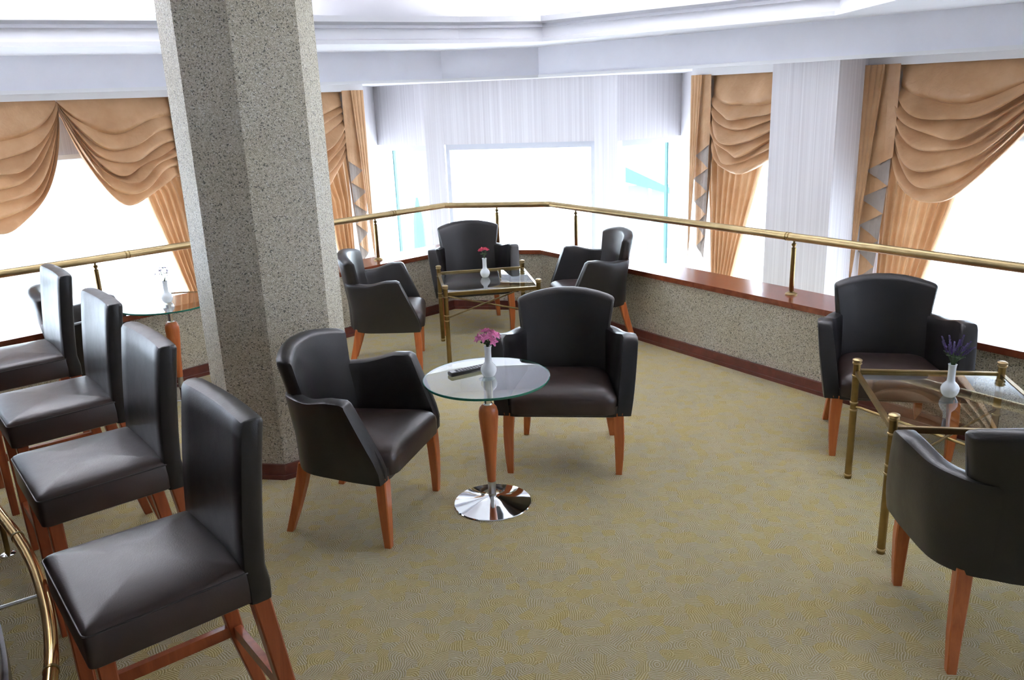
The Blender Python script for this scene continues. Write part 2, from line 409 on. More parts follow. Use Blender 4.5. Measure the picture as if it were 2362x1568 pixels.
def baywin(a, b, idx, label, fin=None):
    root = empty('window_%d' % idx, ((a.x+b.x)/2, (a.y+b.y)/2, -.5)); struct(root, label, 'window')
    d = (b-a); L = d.length; d.normalize(); n = Vector((-d.y, d.x, 0))
    if n.y < 0: n = -n
    def bar(s0, s1, z0, z1, nm, o0=.04, o1=.12, mat='frame'):
        q = [a+d*s0+n*o0, a+d*s1+n*o0, a+d*s1+n*o1, a+d*s0+n*o1]
        mb = MB().prism([(p.x-root.location.x, p.y-root.location.y) for p in q], z0+.5, z1+.5); return mb.build(nm, mat, root)
    bar(0, L, ZB-.07, ZB, 'frame'); bar(0, L, -.5, -.44, 'frame'); bar(0, .05, -.44, ZB-.07, 'frame'); bar(L-.05, L, -.44, ZB-.07, 'frame')
    bar(.05, L-.05, -.44, ZB-.07, 'pane', .08, .088, 'pane')
    if fin is not None: bar(L*fin-.012, L*fin+.012, -.44, ZB-.07, 'glass_fin', .06, .10, 'fin')
baywin(B0, B1, 5, 'left angled pane of the glazed bay', .24)
baywin(B2, B3, 6, 'broad middle pane of the glazed bay')
baywin(B4, B5, 7, 'right angled pane of the glazed bay', .85)

# closing walls of the room and void, outside the view
pL, pR = WL(wl_t[1], WOFF, 0), WR(wr_t[1], WOFF, 0)
struct(MB().box(-6.2, -6.0, -3.3, pL.y+.6, -1.3, 2.95).build('wall_left_end', 'plaster'), 'plain plaster wall at the far left of the gallery', 'wall')
struct(MB().box(5.8, 6.0, -3.3, pR.y+.6, -1.3, 2.95).build('wall_right_end', 'plaster'), 'plain plaster wall at the far right of the gallery', 'wall')
struct(MB().box(-6.2, 6.0, -3.5, -3.3, -1.3, 2.95).build('wall_back', 'plaster'), 'plain plaster wall behind the viewer', 'wall')
struct(MB().box(-6.2, 6.0, -3.3, 12.0, -1.4, -1.3).build('floor_lower', 'lowfloor'), 'stone floor below the gallery edge', 'floor')

# ceiling ---------------------------------------------------------------
FB = [Vector((x,y,0)) for x,y in ((-3.842,6.634),(-.58,8.466),(.368,8.473),(3.342,5.538))]
RB = [Vector((x,y,0)) for x,y in ((-3.297,5.797),(-.333,7.378),(.364,7.594),(2.298,6.017))]
d0 = (FB[0]-FB[1]).normalized(); d3 = (FB[3]-FB[2]).normalized()
FO = [FB[1]+d0*6.0, FB[1], FB[2], FB[2]+d3*6.2, Vector((5.9,-3.3,0)), Vector((-6.1,-3.3,0))]
e0 = (RB[0]-RB[1]).normalized()
RI = [RB[1]+e0*4.6, RB[1], RB[2], RB[3], Vector((2.2,-1.8,0)), Vector((-4.2,-1.8,0))]
Z_S, Z_R, Z_T = 2.18, 2.44, 2.88
# lowered soffit beyond the fascia
mb = MB(); far = [Vector((-7.5,6.5,0)), Vector((-2.2,12.3,0)), Vector((2.6,12.3,0)), Vector((7.5,5.5,0))]
P = FO[:4]
for i in range(3):
    mb.prism([(P[i].x,P[i].y),(P[i+1].x,P[i+1].y),(far[i+1].x,far[i+1].y),(far[i].x,far[i].y)], Z_S, Z_R+.06)
struct(mb.build('ceiling_soffit', 'plaster_dim'), 'lowered grey-white ceiling soffit along the windows', 'ceiling')
def lip(poly, z0, z1, d_in, d_out, name, mat, label):
    mb = MB(); n = len(poly); cen = sum(poly, Vector())/n
    for i in range(n-1):
        a, b = poly[i], poly[i+1]; d = (b-a).normalized(); nn = Vector((-d.y, d.x, 0))
        if (cen-a).dot(nn) < 0: nn = -nn
        q = [a+nn*d_in, b+nn*d_in, b-nn*d_out, a-nn*d_out]; mb.prism([(p.x,p.y) for p in q], z0, z1)
    return struct(mb.build(name, mat), label, 'ceiling trim')
lip(P, Z_S-.022, Z_S+.006, .022, .02, 'trim_4', 'white', 'white bead along the lower edge of the soffit')
# flat ring between soffit and tray
mb = MB(); n = len(FO)
mb.add([(p.x,p.y,Z_R) for p in FO]+[(p.x,p.y,Z_R) for p in RI]+[(p.x,p.y,Z_R+.12) for p in FO]+[(p.x,p.y,Z_R+.12) for p in RI],
       [(i,(i+1)%n,n+(i+1)%n,n+i) for i in range(n)]+[(2*n+i,2*n+(i+1)%n,3*n+(i+1)%n,3*n+i) for i in range(n)]+[(i,(i+1)%n,2*n+(i+1)%n,2*n+i) for i in range(n)])
struct(mb.build('ceiling_ring', 'plaster'), 'flat white ceiling band around the lit tray', 'ceiling')
# tray cornice, trough and upper ceiling
def inset(poly, d):
    out = []; n = len(poly)
    for i in range(n):
        a, b, c_ = poly[i-1], poly[i], poly[(i+1)%n]
        u = (b-a).normalized(); w = (c_-b).normalized()
        nu = Vector((u.y,-u.x,0)); nw = Vector((w.y,-w.x,0))    # loop runs clockwise seen from above: inward is right
        out.append(isect(b+Vector(nu)*d-u, u, b+Vector(nw)*d+w, w))
    return out
prof = [(0,Z_R),(.0,Z_R+.03),(-.035,Z_R+.04),(-.045,Z_R+.145),(.0,Z_R+.16),(.02,Z_R+.165),(.022,Z_R+.21),(-.02,Z_R+.21),(-.05,Z_R+.15),(-.42,Z_R+.15),(-.42,Z_T)]
rings = [[(p.x,p.y,z) for p in inset(RI, d)] for d, z in prof]
mb = MB().loft(rings, cap=False)
struct(mb.build('ceiling_cornice', 'plaster'), 'moulded white cornice edging the lit ceiling tray', 'ceiling')
top = inset(RI, -.5)
struct(MB().prism([(p.x,p.y) for p in top], Z_T, Z_T+.12).build('ceiling', 'plaster'), 'white upper ceiling inside the lit tray', 'ceiling')
# cove lamps in the trough (none over the short front run)
cl = inset(RI, -.22); n = len(cl); ci = 0
for i in range(n):
    a, b = cl[i], cl[(i+1)%n]
    if i == 1: continue
    d = (b-a); L = d.length; d.normalize(); k = max(1, int(L/1.5)); g = (L-.5)/k
    for j in range(k):
        if i == 0 and j == k-1: continue
        if i == 4 or (a+d*(.25+g*(j+.5))).y < 2.6: continue
        p0 = a+d*(.25+g*j+.06); p1 = a+d*(.25+g*(j+1)-.06)
        o = MB().tube([(p0.x,p0.y,Z_R+.185),(p1.x,p1.y,Z_R+.185)], .016, 8).build('cove_lamp', 'tube')
        tag(o, 'white tube lamp lying in the ceiling cove', 'lamp', 'tube lamps in the ceiling cove')

# curtain pelmet boards
for W, t0, t1, nm, lab in ((WL, -.14, LEN_L, 'trim_5', 'white curtain pelmet along the left windows'), (WR, .46, LEN_R, 'trim_6', 'white curtain pelmet along the right windows')):
    q = [W(t0,1.40,0), W(t1,1.40,0), W(t1,1.44,0), W(t0,1.44,0)]
    if W is WR:
        mb = MB()
        for ta, tb in ((.46,1.70),(2.32,t1)):
            q = [W(ta,1.40,0), W(tb,1.40,0), W(tb,1.44,0), W(ta,1.44,0)]; mb.prism([(p.x,p.y) for p in q], 2.11, Z_S)
    else: mb = MB().prism([(p.x,p.y) for p in q], 2.11, Z_S)
    struct(mb.build(nm, 'white'), lab, 'pelmet')

# ------------------------------------------------------------------ column
def u2(a): return Vector((cos(radians(a)), sin(radians(a)), 0))
def colpoly(grow):
    e = [u2(-55)*.30, u2(-10)*.285, u2(35)*.345, u2(80)*.22]
    p = Vector((-1.292, 4.215, 0)) - e[1] - e[0]; pts = []
    for k in range(8):
        pts.append(p.copy()); p = p + (e[k] if k < 4 else -e[k-4])
    c = sum(pts, Vector())/8
    return [c + (q-c)*(1+grow/.38) for q in pts], c
cp, cc = colpoly(0)
colr = empty('stone_column', (cc.x, cc.y, 0)); struct(colr, 'eight-sided pebble-finish column beside the leather armchairs', 'column')
MB().prism([(p.x-cc.x,p.y-cc.y) for p in cp], 0, Z_T).build('shaft', 'agg', colr)
MB().prism([(p.x-cc.x,p.y-cc.y) for p in colpoly(.018)[0]], 0, .085).build('skirting', 'skirt', colr)
MB().prism([(p.x-cc.x,p.y-cc.y) for p in colpoly(.030)[0]], 0, .026).build('bead', 'skirt', colr)

# ------------------------------------------------------------------ brass handrail
ZRAIL, ZSILL = .993, .588
rail = empty('handrail', (0, 8, ZSILL)); tag(rail, 'brass tube handrail on short posts above the mahogany ledge', 'handrail')
def rl(mb): mb.v = [v-Vector((0,8,ZSILL)) for v in mb.v]; return mb
rp = offpoly(0)
for i in range(3):
    a, b = rp[i], rp[i+1]
    rl(MB().tube([(a.x,a.y,ZRAIL),(b.x,b.y,ZRAIL)], .028, 16)).build('rail', 'brass', rail, True)
for p in (K1, K2): rl(MB().lathe([(.001,ZRAIL-.028),(.028,ZRAIL-.015),(.029,ZRAIL),(.028,ZRAIL+.015),(.001,ZRAIL+.028)], 16, (p.x,p.y))).build('elbow', 'brass', rail, True)
posts = [K2+DR*.38, K2+DR*2.77, K2+DR*5.05, (K1+K2)*.5, K1+DL*.83, K1+DL*3.28]
for p in posts:
    po = rl(MB().lathe([(.010,ZSILL+.02),(.0165,ZSILL+.03),(.0165,ZRAIL-.075),(.009,ZRAIL-.07),(.009,ZRAIL-.064),(.0165,ZRAIL-.055),(.0165,ZRAIL-.045),(.008,ZRAIL-.04),(.008,ZRAIL-.02)], 14, (p.x,p.y))).build('post', 'old_brass', rail, True)
    rl(MB().lathe([(.042,ZSILL),(.042,ZSILL+.008),(.03,ZSILL+.016),(.018,ZSILL+.022),(.001,ZSILL+.022)], 18, (p.x,p.y))).build('flange', 'brass', po, True)
for p, d in ((K2+DR*2.72, DR), (K1+DL*.62, DL), (K1+DL*3.05, DL)):
    for k in (-.012, .012):
        q = p+d*k; rl(MB().tube([tuple(q-d*.004+Vector((0,0,ZRAIL))), tuple(q+d*.004+Vector((0,0,ZRAIL)))], .0305, 16)).build('joint_ring', 'old_brass', rail, True)

# ------------------------------------------------------------------ curtains
def swag(W, t0, t1, d0, d1, zb, base, root, seed=0, ztop=2.115, nf=7, uc=.5):
    """draped swag: each fold is a rounded roll that tucks under at a sharp crease"""
    rnd = random.Random(seed); nu = 56; k = 12
    wts = [1.9]+[rnd.uniform(.6,1.25) for _ in range(nf-1)]; tot = sum(wts); vb = [0]
    for w in wts: vb.append(vb[-1]+w/tot)
    ph = [[rnd.uniform(0,6.28) for _ in range(3)] for _ in range(nf+1)]
    amps = [.05]+[rnd.uniform(.07,.12) for _ in range(nf-1)]
    ex = math.log(.5)/math.log(uc); verts = []; rows = 0
    for fdx in range(nf):
        for q in range(k+1 if fdx == nf-1 else k):
            fr = q/k
            for i in range(nu+1):
                u = i/nu; se = sin(pi*u) if 0 < i < nu else 0.0
                a = vb[fdx]+.022*se*sin(2.6*u*pi+ph[fdx][0])*(fdx > 0)
                b = vb[fdx+1]+.022*se*sin(2.6*u*pi+ph[fdx+1][0])*(fdx < nf-1)
                v = a+(b-a)*fr
                x = u**ex
                zl = (ztop-d0*v)*(1-u)+(ztop-d1*v)*u
                sag = (ztop-(d0*(1-uc)+d1*uc)-zb)*v**.72
                z = zl-sag*(max(0, sin(pi*x))**.9)
                env = .30+.70*se**.6
                ridge = max(0, sin(pi*fr**1.7))**.75
                am = amps[fdx]*(1+.35*sin(4*u*pi+ph[fdx][1]))
                off = 1.46-am*env*ridge-.10*v*se-.02*sin(pi*v)+.006*sin(19*u+6*v+ph[fdx][2])
                z -= am*.38*env*ridge
                verts.append(W(t0+(t1-t0)*u, off, z)-base)
            rows += 1
    n = nu+1
    faces = [(r_*n+i, r_*n+i+1, (r_+1)*n+i+1, (r_+1)*n+i) for r_ in range(rows-1) for i in range(nu)]
    return meshobj('swag', verts, faces, 'gold', root, True)
def drape(W, to, ti_top, ti_mid, ti_bot, z_mid, zb, base, root, npl=7, ztop=2.10, seed=0, to_bot=None):
    rnd = random.Random(seed); nu, nv = 112, 44; verts = []
    amp = [rnd.uniform(.6,1.2) for _ in range(npl+2)]
    if to_bot is None: to_bot = to
    for j in range(nv+1):
        v = j/nv; z = ztop+(zb-ztop)*v
        vm = (ztop-z_mid)/(ztop-zb)
        ti = ti_top+(ti_mid-ti_top)*(v/vm) if v < vm else ti_mid+(ti_bot-ti_mid)*((v-vm)/(1-vm))
        o = to+(to_bot-to)*v
        for i in range(nu+1):
            s = i/nu
            k = min(int(s*npl), npl); w = sin(2*pi*s*npl)
            off = 1.60+.030*amp[k]*(abs(w)**.7)*(1 if w > 0 else -1)+.004*sin(11*v+s*9)
            verts.append(W(o+(ti-o)*s, off, z)-base)
    n = nu+1
    faces = [(j*n+i, j*n+i+1, (j+1)*n+i+1, (j+1)*n+i) for j in range(nv) for i in range(nu)]
    return meshobj('side_drape', verts, faces, 'gold', root, True)
def cascade(W, to, ti, zs, zl, base, root, nz=5, ztop=2.12, to_low=None):
    """accordion tail with a stepped, zigzag hem; grey lining on the folded-back layers"""
    verts = []; faces = []; fm = []
    if to_low is None: to_low = to
    w = ti-to; lines = []; offs = 1.385
    # flat outer pleats first
    for k in range(4): lines.append((to+w*(.02+.13*k), to_low+w*(.02+.05*k), zl-.02-(zl-zs)*(.02*k), offs+(.02 if k % 2 else 0)))
    lines = []
    tot = 2*nz
    for k in range(tot+1):
        fz = k/tot; z = zs+(zl-zs)*fz
        tin_b = ti+(to_low+w*.42-ti)*fz; tout_b = to_low+w*.04+w*.28*max(0, 1-fz*3.5)
        inner = (k % 2 == 0)
        lines.append((ti if inner else to+w*.05, tin_b if inner else tout_b, z, offs+.011*k))
    lines.insert(0, (to, to+w*.30+(to_low-to-w*.30)*.0, zs+(zl-zs)*.07, offs-.01))
    # build panels with vertical creases
    for a in range(1, len(lines)-1):
        la, lb = lines[a], lines[a+1]; nb = 6; nr = 16; b = len(verts)
        for j in range(nr+1):
            for i in range(nb+1):
                s = i/nb; vz = j/nr
                tt = (la[0]+(lb[0]-la[0])*s)*(1-vz)+(la[1]+(lb[1]-la[1])*s)*vz
                zz = ztop+((la[2]+(lb[2]-la[2])*s)-ztop)*vz
                oo = la[3]+(lb[3]-la[3])*s + .004*sin(s*9+vz*3)
                verts.append(W(tt, oo, zz)-base)
        for j in range(nr):
            for i in range(nb):
                p = b+j*(nb+1)+i; faces.append((p, p+1, p+nb+2, p+nb+1)); fm.append(0 if a % 2 == 1 else 1)
    # outer pleated strip
    nb = 40; nr = 20; b = len(verts)
    for j in range(nr+1):
        for i in range(nb+1):
            s = i/nb; vz = j/nr
            tt = (to+w*.62*s)*(1-vz)+(to_low+w*.12*s)*vz
            zb_ = zl-.03+(zs-zl)*.22*s
            verts.append(W(tt, offs-.018-.012*(abs(sin(pi*s*3.5))**.6)*(1-.5*vz), ztop+(zb_-ztop)*vz)-base)
    for j in range(nr):
        for i in range(nb):
            p = b+j*(nb+1)+i; faces.append((p, p+1, p+nb+2, p+nb+1)); fm.append(0)
    me = bpy.data.meshes.new('cascade_tail'); me.from_pydata([tuple(v) for v in verts], [], faces); me.update()
    me.materials.append(M['gold']); me.materials.append(M['lining']); me.polygons.foreach_set('material_index', fm)
    return link(bpy.data.objects.new('cascade_tail', me), root)

def curtain(W, tc, label):
    base = W(tc, 1.5, 0); r = empty('swag_curtain', base); tag(r, label, 'curtain', 'gold swagged window curtains'); return r, base
r, b = curtain(WL, .5, 'gold swag curtain and tail just right of the pebble column')
swag(WL, .10, 1.62, .62, .62, 1.02, b, r, 1, nf=8); cascade(WL, -.12, .14, 1.40, .24, b, r, to_low=-.10); drape(WL, .0, .9, .30, .16, .95, -.4, b, r, 5, seed=1, to_bot=.02)
r, b = curtain(WL, 2.8, 'gold double swag curtain with long drape, left of the pebble column')
swag(WL, 1.96, 2.90, .72, .06, 1.24, b, r, 2, uc=.64); swag(WL, 2.90, 3.98, .06, .72, 1.19, b, r, 3, uc=.40)
cascade(WL, 1.66, 1.97, 1.36, .45, b, r); drape(WL, 1.70, 2.95, 2.24, 1.93, 1.256, .1, b, r, 8, seed=2, to_bot=1.72)
r, b = curtain(WR, .9, 'narrow gold swag curtain cut off by the white pier')
swag(WR, .70, 1.68, .60, .55, 1.23, b, r, 4, uc=.42); cascade(WR, .478, .715, 1.48, .34, b, r); drape(WR, .46, 1.65, 1.17, .84, 1.258, .05, b, r, 8, seed=3, to_bot=.60)
r, b = curtain(WR, 3.0, 'large gold swag curtain and drape at the far right')
swag(WR, 2.57, 3.78, .66, .10, 1.14, b, r, 5, uc=.42); swag(WR, 3.78, 4.9, .1, .66, 1.14, b, r, 6)
cascade(WR, 2.312, 2.60, 1.425, .30, b, r); drape(WR, 2.40, 3.6, 3.015, 2.74, 1.15, .1, b, r, 8, seed=4, to_bot=2.42)

# vertical blinds
def blind(W, t0, t1, zb, label, w=.205):
    base = W((t0+t1)/2, 1.68, 1.6); r = empty('vertical_blind', base); tag(r, label, 'blind')
    q = [W(t0,1.66,0),W(t1,1.66,0),W(t1,1.70,0),W(t0,1.70,0)]
    mb = MB().prism([(p.x,p.y) for p in q], 1.62, 1.66); mb.v = [v-base for v in mb.v]; mb.build('head_rail', 'white', r)
    me = None; n = max(1, int(round((t1-t0)/w)))
    for k in range(n):
        tc = t0+(t1-t0)*(k+.5)/n; o = 1.668+.012*(k % 2); hw = w*.5+.004
        if me is None:
            mb = MB(); o0 = W(tc,1.68,0)
            q = [W(tc-hw,1.68,0)-o0, W(tc+hw,1.68,0)-o0, W(tc+hw,1.6815,0)-o0, W(tc-hw,1.6815,0)-o0]
            mb.prism([(p.x,p.y) for p in q], zb-1.62, 0); s = mb.build('slat', 'blind', r); me = s.data
        else: s = link(bpy.data.objects.new('slat', me), r)
        s.location = W(tc, o, 1.62)-base
blind(WL, .04, 1.60, .02, 'pale vertical blind in the window right of the column')
blind(WL, 1.88, 5.2, .02, 'pale vertical blind in the wide left window')
blind(WR, .64, 1.66, .02, 'pale vertical blind beside the white pier')
blind(WR, 2.47, 4.9, .02, 'pale vertical blind in the wide right window')

# ------------------------------------------------------------------ armchair
def make_armchair():
    r = empty('armchair')
    # backrest: lofted across its width
    def W_(z): return .238 if z < .6 else .238+.05*((z-.6)/.32)**1.2
    def yc(z): return .222+.06*max(0, z-.50)/.42
    us = [-1.0,-.985,-.95,-.85,-.65,-.4,-.15,.15,.4,.65,.85,.95,.985,1.0]
    rings = []
    for u in us:
        au = abs(u); shrink = {1.0:.25,.985:.62,.95:.9}.get(au, 1.0)
        zt = .925-.045*u*u; zb = .345; th = .043*shrink
        n = 9; sec = []
        zsr = [zb+(zt-.03-zb)*k/n for k in range(n+1)]
        for z in zsr: sec.append((th, z))
        for k in range(1, 6): a = pi/2*k/5*1.0; sec.append((th*cos(a*1.0) if k < 5 else 0, zt-.03+.03*sin(a)*(.4+.6*shrink)))
        for k in range(4, 0, -1): a = pi/2*k/5; sec.append((-th*cos(a), zt-.03+.03*sin(a)*(.4+.6*shrink)))
        for z in zsr[::-1]: sec.append((-th*(1.0 if z > .5 else 1.0), z))
        rings.append([(u*W_(z), yc(z)-.075*u*u+d, z) for d, z in sec])
    MB().loft(rings).build('backrest', 'leather', r, True)
    # arms with side panels: a curved wall that wraps from behind the back to the front
    ctrl = [Vector(p) for p in ((.140,.228),(.190,.216),(.232,.188),(.268,.13),(.290,.05),(.304,-.05),(.316,-.15),(.326,-.285))]
    path = []
    for k in range(len(ctrl)-1):
        a, b, c_, d = ctrl[max(k-1,0)], ctrl[k], ctrl[k+1], ctrl[min(k+2,len(ctrl)-1)]
        for q in range(4):
            t = q/4; path.append(.5*((2*b)+(c_-a)*t+(2*a-5*b+4*c_-d)*t*t+(3*b-a-3*c_+d)*t**3))
    path.append(ctrl[-1]); path.insert(-1, path[-1]*.9+path[-2]*.1); path.insert(-1, path[-1]*.97+path[-2]*.03)
    N = len(path)
    for s in (-1, 1):
        rings = []
        for k, p in enumerate(path):
            q = k/(N-1); tan = (path[min(k+1,N-1)]-path[max(k-1,0)]).normalized(); nrm = Vector((-tan.y, tan.x))
            if nrm.x < 0: nrm = -nrm
            end = {N-1:(.30,.034), N-2:(.68,.020), N-3:(.90,.009)}.get(k, (1.0, .0))
            f = max(0, min(1, (.15-p.y)/.30)); top = .712+.030*f*f*(3-2*f) - .008*sin(pi*f) - end[1]
            th = (.036+.004*f)*end[0]
            hs = [0,.05,.15,.3,.45,.6,.75,.88,.95]
            sec = [(1,h) for h in hs]+[(math.copysign(abs(cos(pi*m/6))**.55, cos(pi*m/6)), .95+.05*sin(pi*m/6)**.6) for m in range(1,6)]+[(-1,h) for h in hs[::-1]]
            ring = []
            for d, h in sec:
                z = .345+(top-.345)*h
                y = p.y
                yf = -.285 if z < .42 else -.285+.13*((z-.42)/.31)
                if y < .10: y = .10+(y-.10)*(yf-.10)/(-.385)
                if p.y > .08: y += (.06*max(0, z-.5)/.42-.03)*min(1, (p.y-.08)/.11)
                zb = max(0, (.425-z)/.08)
                fl = .040*h*(.25+.75*f)
                x = p.x+fl+nrm.x*d*th*(1+.12*sin(pi*min(h,1)))
                y2 = y+nrm.y*d*th
                ring.append((s*x, y2, z))
            rings.append(ring)
        MB().loft(rings).build('armrest', 'leather', r, True)
    # seat cushion and upholstered apron
    ol = rrect(.300, .262, .075, 6, .78)
    mb = MB(); pad(mb, ol, [(.355,.012),(.36,.002),(.42,0),(.442,.004),(.458,.014),(.471,.034),(.482,.07),(.491,.12),(.497,.18),(.499,.25)], (0,-.055))
    mb.build('seat_cushion', 'seat_leather', r, True)
    mb = MB(); pad(mb, rrect(.315, .245, .05, 4, .76), [(.335,.012),(.342,0),(.40,0),(.405,.01)], (0,-.045)); mb.build('seat_rail', 'leather', r, True)
    # legs
    for s in (-1, 1):
        mb = MB(); sqleg(mb, [(s*.297,-.262,.0),(s*.300,-.263,.10),(s*.300,-.262,.22),(s*.293,-.258,.36)], [(.0165,.0165),(.022,.021),(.027,.025),(.030,.027)]); mb.build('leg', 'wood', r, False)
        mb = MB(); sqleg(mb, [(s*.262,.280,.0),(s*.250,.240,.12),(s*.236,.206,.24),(s*.224,.178,.36)], [(.016,.017),(.021,.022),(.025,.026),(.027,.028)]); mb.build('leg', 'wood', r, False)
    return r
proto = make_armchair()
chairs = [
 (.292, 4.398, -7.2, 'leather armchair behind the glass table with the remote control'),
 (-.775, 3.791, 72.5, 'leather armchair beside the pebble column, facing the round glass table'),
 (2.117, 4.419, -13.0, 'leather armchair behind the vase of lavender'),
 (1.80, 2.66, 170.0, 'leather armchair at the right edge seen from behind'),
 (-.985, 6.23, 94.0, 'leather armchair half hidden behind the right side of the column'),
 (-.328, 7.285, 9.6, 'leather armchair with its back to the bright bay window'),
 (.69, 6.69, -80.0, 'leather armchair right of the brass table with red flowers, seen side-on'),
 (-2.86, 5.42, 112.0, 'leather armchair hidden behind the row of bar stools')]
for i, (x, y, a, lab) in enumerate(chairs):
    o = proto if i == 0 else copy_tree(proto)
    o.location = (x, y, 0); o.rotation_euler = (0, 0, radians(a)); tag(o, lab, 'armchair', 'dark leather armchairs around the tables')

# ------------------------------------------------------------------ bar stools (front -Y)
def make_stool():
    r = empty('bar_stool')
    ol = rrect(.245, .215, .020, 4, .97)
    mb = MB(); pad(mb, ol, [(.675,.008),(.680,.001),(.774,0),(.783,.005),(.790,.016),(.797,.042),(.804,.09),(.808,.15),(.809,.19)], (0,-.01))
    st_ = mb.build('seat', 'seat_leather', r, True)
    MB().tube([(x*1.002, y*1.002-.01, .774) for x, y in ol]+[(ol[0][0]*1.002, ol[0][1]*1.002-.01, .774)], .0028, 6, False).build('piping', 'piping', st_, True)
    rings = []
    us = [-1,-.985,-.94,-.7,-.4,0,.4,.7,.94,.985,1]
    for u in us:
        sh = {1:.45,.985:.8,.94:1}.get(abs(u), 1); th = .034*sh; sec = []; zb, zt = .672, 1.205
        zs = [zb+(zt-.015-zb)*k/10 for k in range(11)]
        for z in zs: sec.append((th, z))
        sec += [(th*.85, zt-.004),(th*.5, zt),(-th*.5, zt),(-th*.85, zt-.004)]
        for z in zs[::-1]: sec.append((-th, z))
        rings.append([(u*.24, .222+.05*(max(0,z-.68)/.5)**1.6+d-.012*u*u*(0 if z < .75 else 1), z) for d, z in sec])
    MB().loft(rings).build('backrest', 'leather', r, True)
    for s in (-1, 1):
        mb = MB(); sqleg(mb, [(s*.212,-.178,0),(s*.212,-.185,.68)], [(.017,.017),(.022,.022)]); mb.build('leg', 'stool_wood', r)
        mb = MB(); sqleg(mb, [(s*.212,.345,0),(s*.212,.275,.30),(s*.212,.222,.68)], [(.017,.019),(.021,.024),(.024,.026)]); mb.build('leg', 'stool_wood', r)
        mb = MB(); mb.add([(s*.212-.012,-.18,.30),(s*.212+.012,-.18,.30),(s*.212+.012,.27,.30),(s*.212-.012,.27,.30),(s*.212-.012,-.18,.34),(s*.212+.012,-.18,.34),(s*.212+.012,.27,.34),(s*.212-.012,.27,.34)], [(3,2,1,0),(4,5,6,7),(0,1,5,4),(1,2,6,5),(2,3,7,6),(3,0,4,7)]); mb.build('stretcher', 'stool_wood', r)
    MB().box(-.19,.19,.262,.286,.30,.34).build('stretcher', 'stool_wood', r)
    MB().box(-.19,.19,-.192,-.17,.22,.26).build('stretcher', 'stool_wood', r)
    return r
sp = make_stool(); ST = atan2(.78, .625)   # rear axis direction (.78,.625)
sa = atan2(.625, .78) - pi/2
stools = [(-1.05, 2.058, 'nearest dark leather bar stool by the brass foot rail'), (-1.563, 2.80, 'second dark leather bar stool from the camera'),
          (-2.06, 3.49, 'third dark leather bar stool from the camera'), (-2.63, 4.19, 'farthest dark leather bar stool at the left edge')]
for i, (x, y, lab) in enumerate(stools):
    o = sp if i == 0 else copy_tree(sp)
    o.location = (x, y, 0); o.rotation_euler = (0, 0, sa); tag(o, lab, 'bar stool', 'row of leather bar stools')

# ------------------------------------------------------------------ round glass tables
def round_table(x, y, R, label):
    r = empty('round_table', (x, y, 0)); tag(r, label, 'table')
    H = .685
    MB().lathe([(.001,0),(.198,0),(.2,.004),(.197,.008),(.16,.014),(.10,.024),(.05,.036),(.03,.044),(.001,.045)], 64).build('base', 'chrome', r, True)
    MB().lathe([(.0205,.04),(.0205,.126)], 24).build('lower_stem', 'steel', r, True)
    MB().lathe([(.0215,.125),(.0255,.19),(.034,.31),(.0445,.42),(.0490,.475),(.0485,.502),(.043,.525),(.031,.539),(.022,.542)], 28).build('stem', 'wood', r, True)
    MB().lathe([(.022,.538),(.025,.542),(.022,.547),(.0185,.549),(.0185,H-.012),(.04,H-.0115),(.04,H-.0105)], 20).build('neck', 'chrome', r, True)
    g = MB().lathe([(R-.001,H-.010),(R-.001,H)], 96).build('glass_top', 'round_glass', r)
    n = 96; rings = [[(rr*cos(2*pi*k/n), rr*sin(2*pi*k/n), z) for k in range(n)] for rr, z in ((R-.004,H-.0101),(R-.001,H-.011),(R+.001,H-.006),(R,H+.0004),(R-.003,H+.0006))]
    MB().loft(rings, cap=False).build('edge', 'glass_edge', r, True)
    return r
round_table(-.132, 3.825, .312, 'round glass table with a white vase and a remote control')
round_table(-2.44, 5.735, .335, 'round glass table left of the column, behind the bar stools')

# ------------------------------------------------------------------ brass tables
def brass_table(x, y, ang, hx, hy, label):
    r = empty('brass_table', (x, y, 0), ang); tag(r, label, 'table', 'square brass and glass tables')
    for sx in (-1, 1):
        for sy in (-1, 1):
            c = (sx*hx, sy*hy)
            prof = [(.018,0),(.018,.632)]
            lg = MB().lathe(prof, 16, c).build('leg', 'old_brass', r, True)
            MB().lathe([(.019,.632),(.023,.634),(.023,.640),(.019,.642),(.019,.646),(.0235,.648),(.0235,.655),(.015,.66),(.001,.661)], 18, c).build('cap', 'brass', lg, True)
            for z in (.02, .385, .425, .57): MB().lathe([(.018,z-.005),(.021,z-.003),(.021,z+.003),(.018,z+.005)], 16, c).build('ring', 'brass', lg, True)
    z0, z1 = .578, .600
    for s in (-1, 1):
        MB().box(-hx+.017, hx-.017, s*hy-.010, s*hy+.010, z0, z1).build('rail', 'old_brass', r)
        MB().box(s*hx-.010, s*hx+.010, -hy+.017, hy-.017, z0, z1).build('rail', 'old_brass', r)
        MB().box(-hx+.017, hx-.017, s*hy-.012, s*hy+.004, z1, z1+.006).build('rail_lip', 'brass', r)
    for sy in (-1, 1):
        MB().tube([(-hx,-sy*hy,.405),(hx,sy*hy,.405+.008*sy)], .007, 8).build('cross_brace', 'old_brass', r, True)
    MB().box(-hx+.011, hx-.011, -hy+.011, hy-.011, .588, .597).build('glass_top', 'glass', r)
    return r
brass_table(1.995, 3.51, atan2(-.2, .98), .335, .375, 'brass and glass table holding the lavender vase')
brass_table(-.187, 6.47, atan2(.137, .99), .355, .39, 'brass and glass table in front of the bay, holding red flowers')

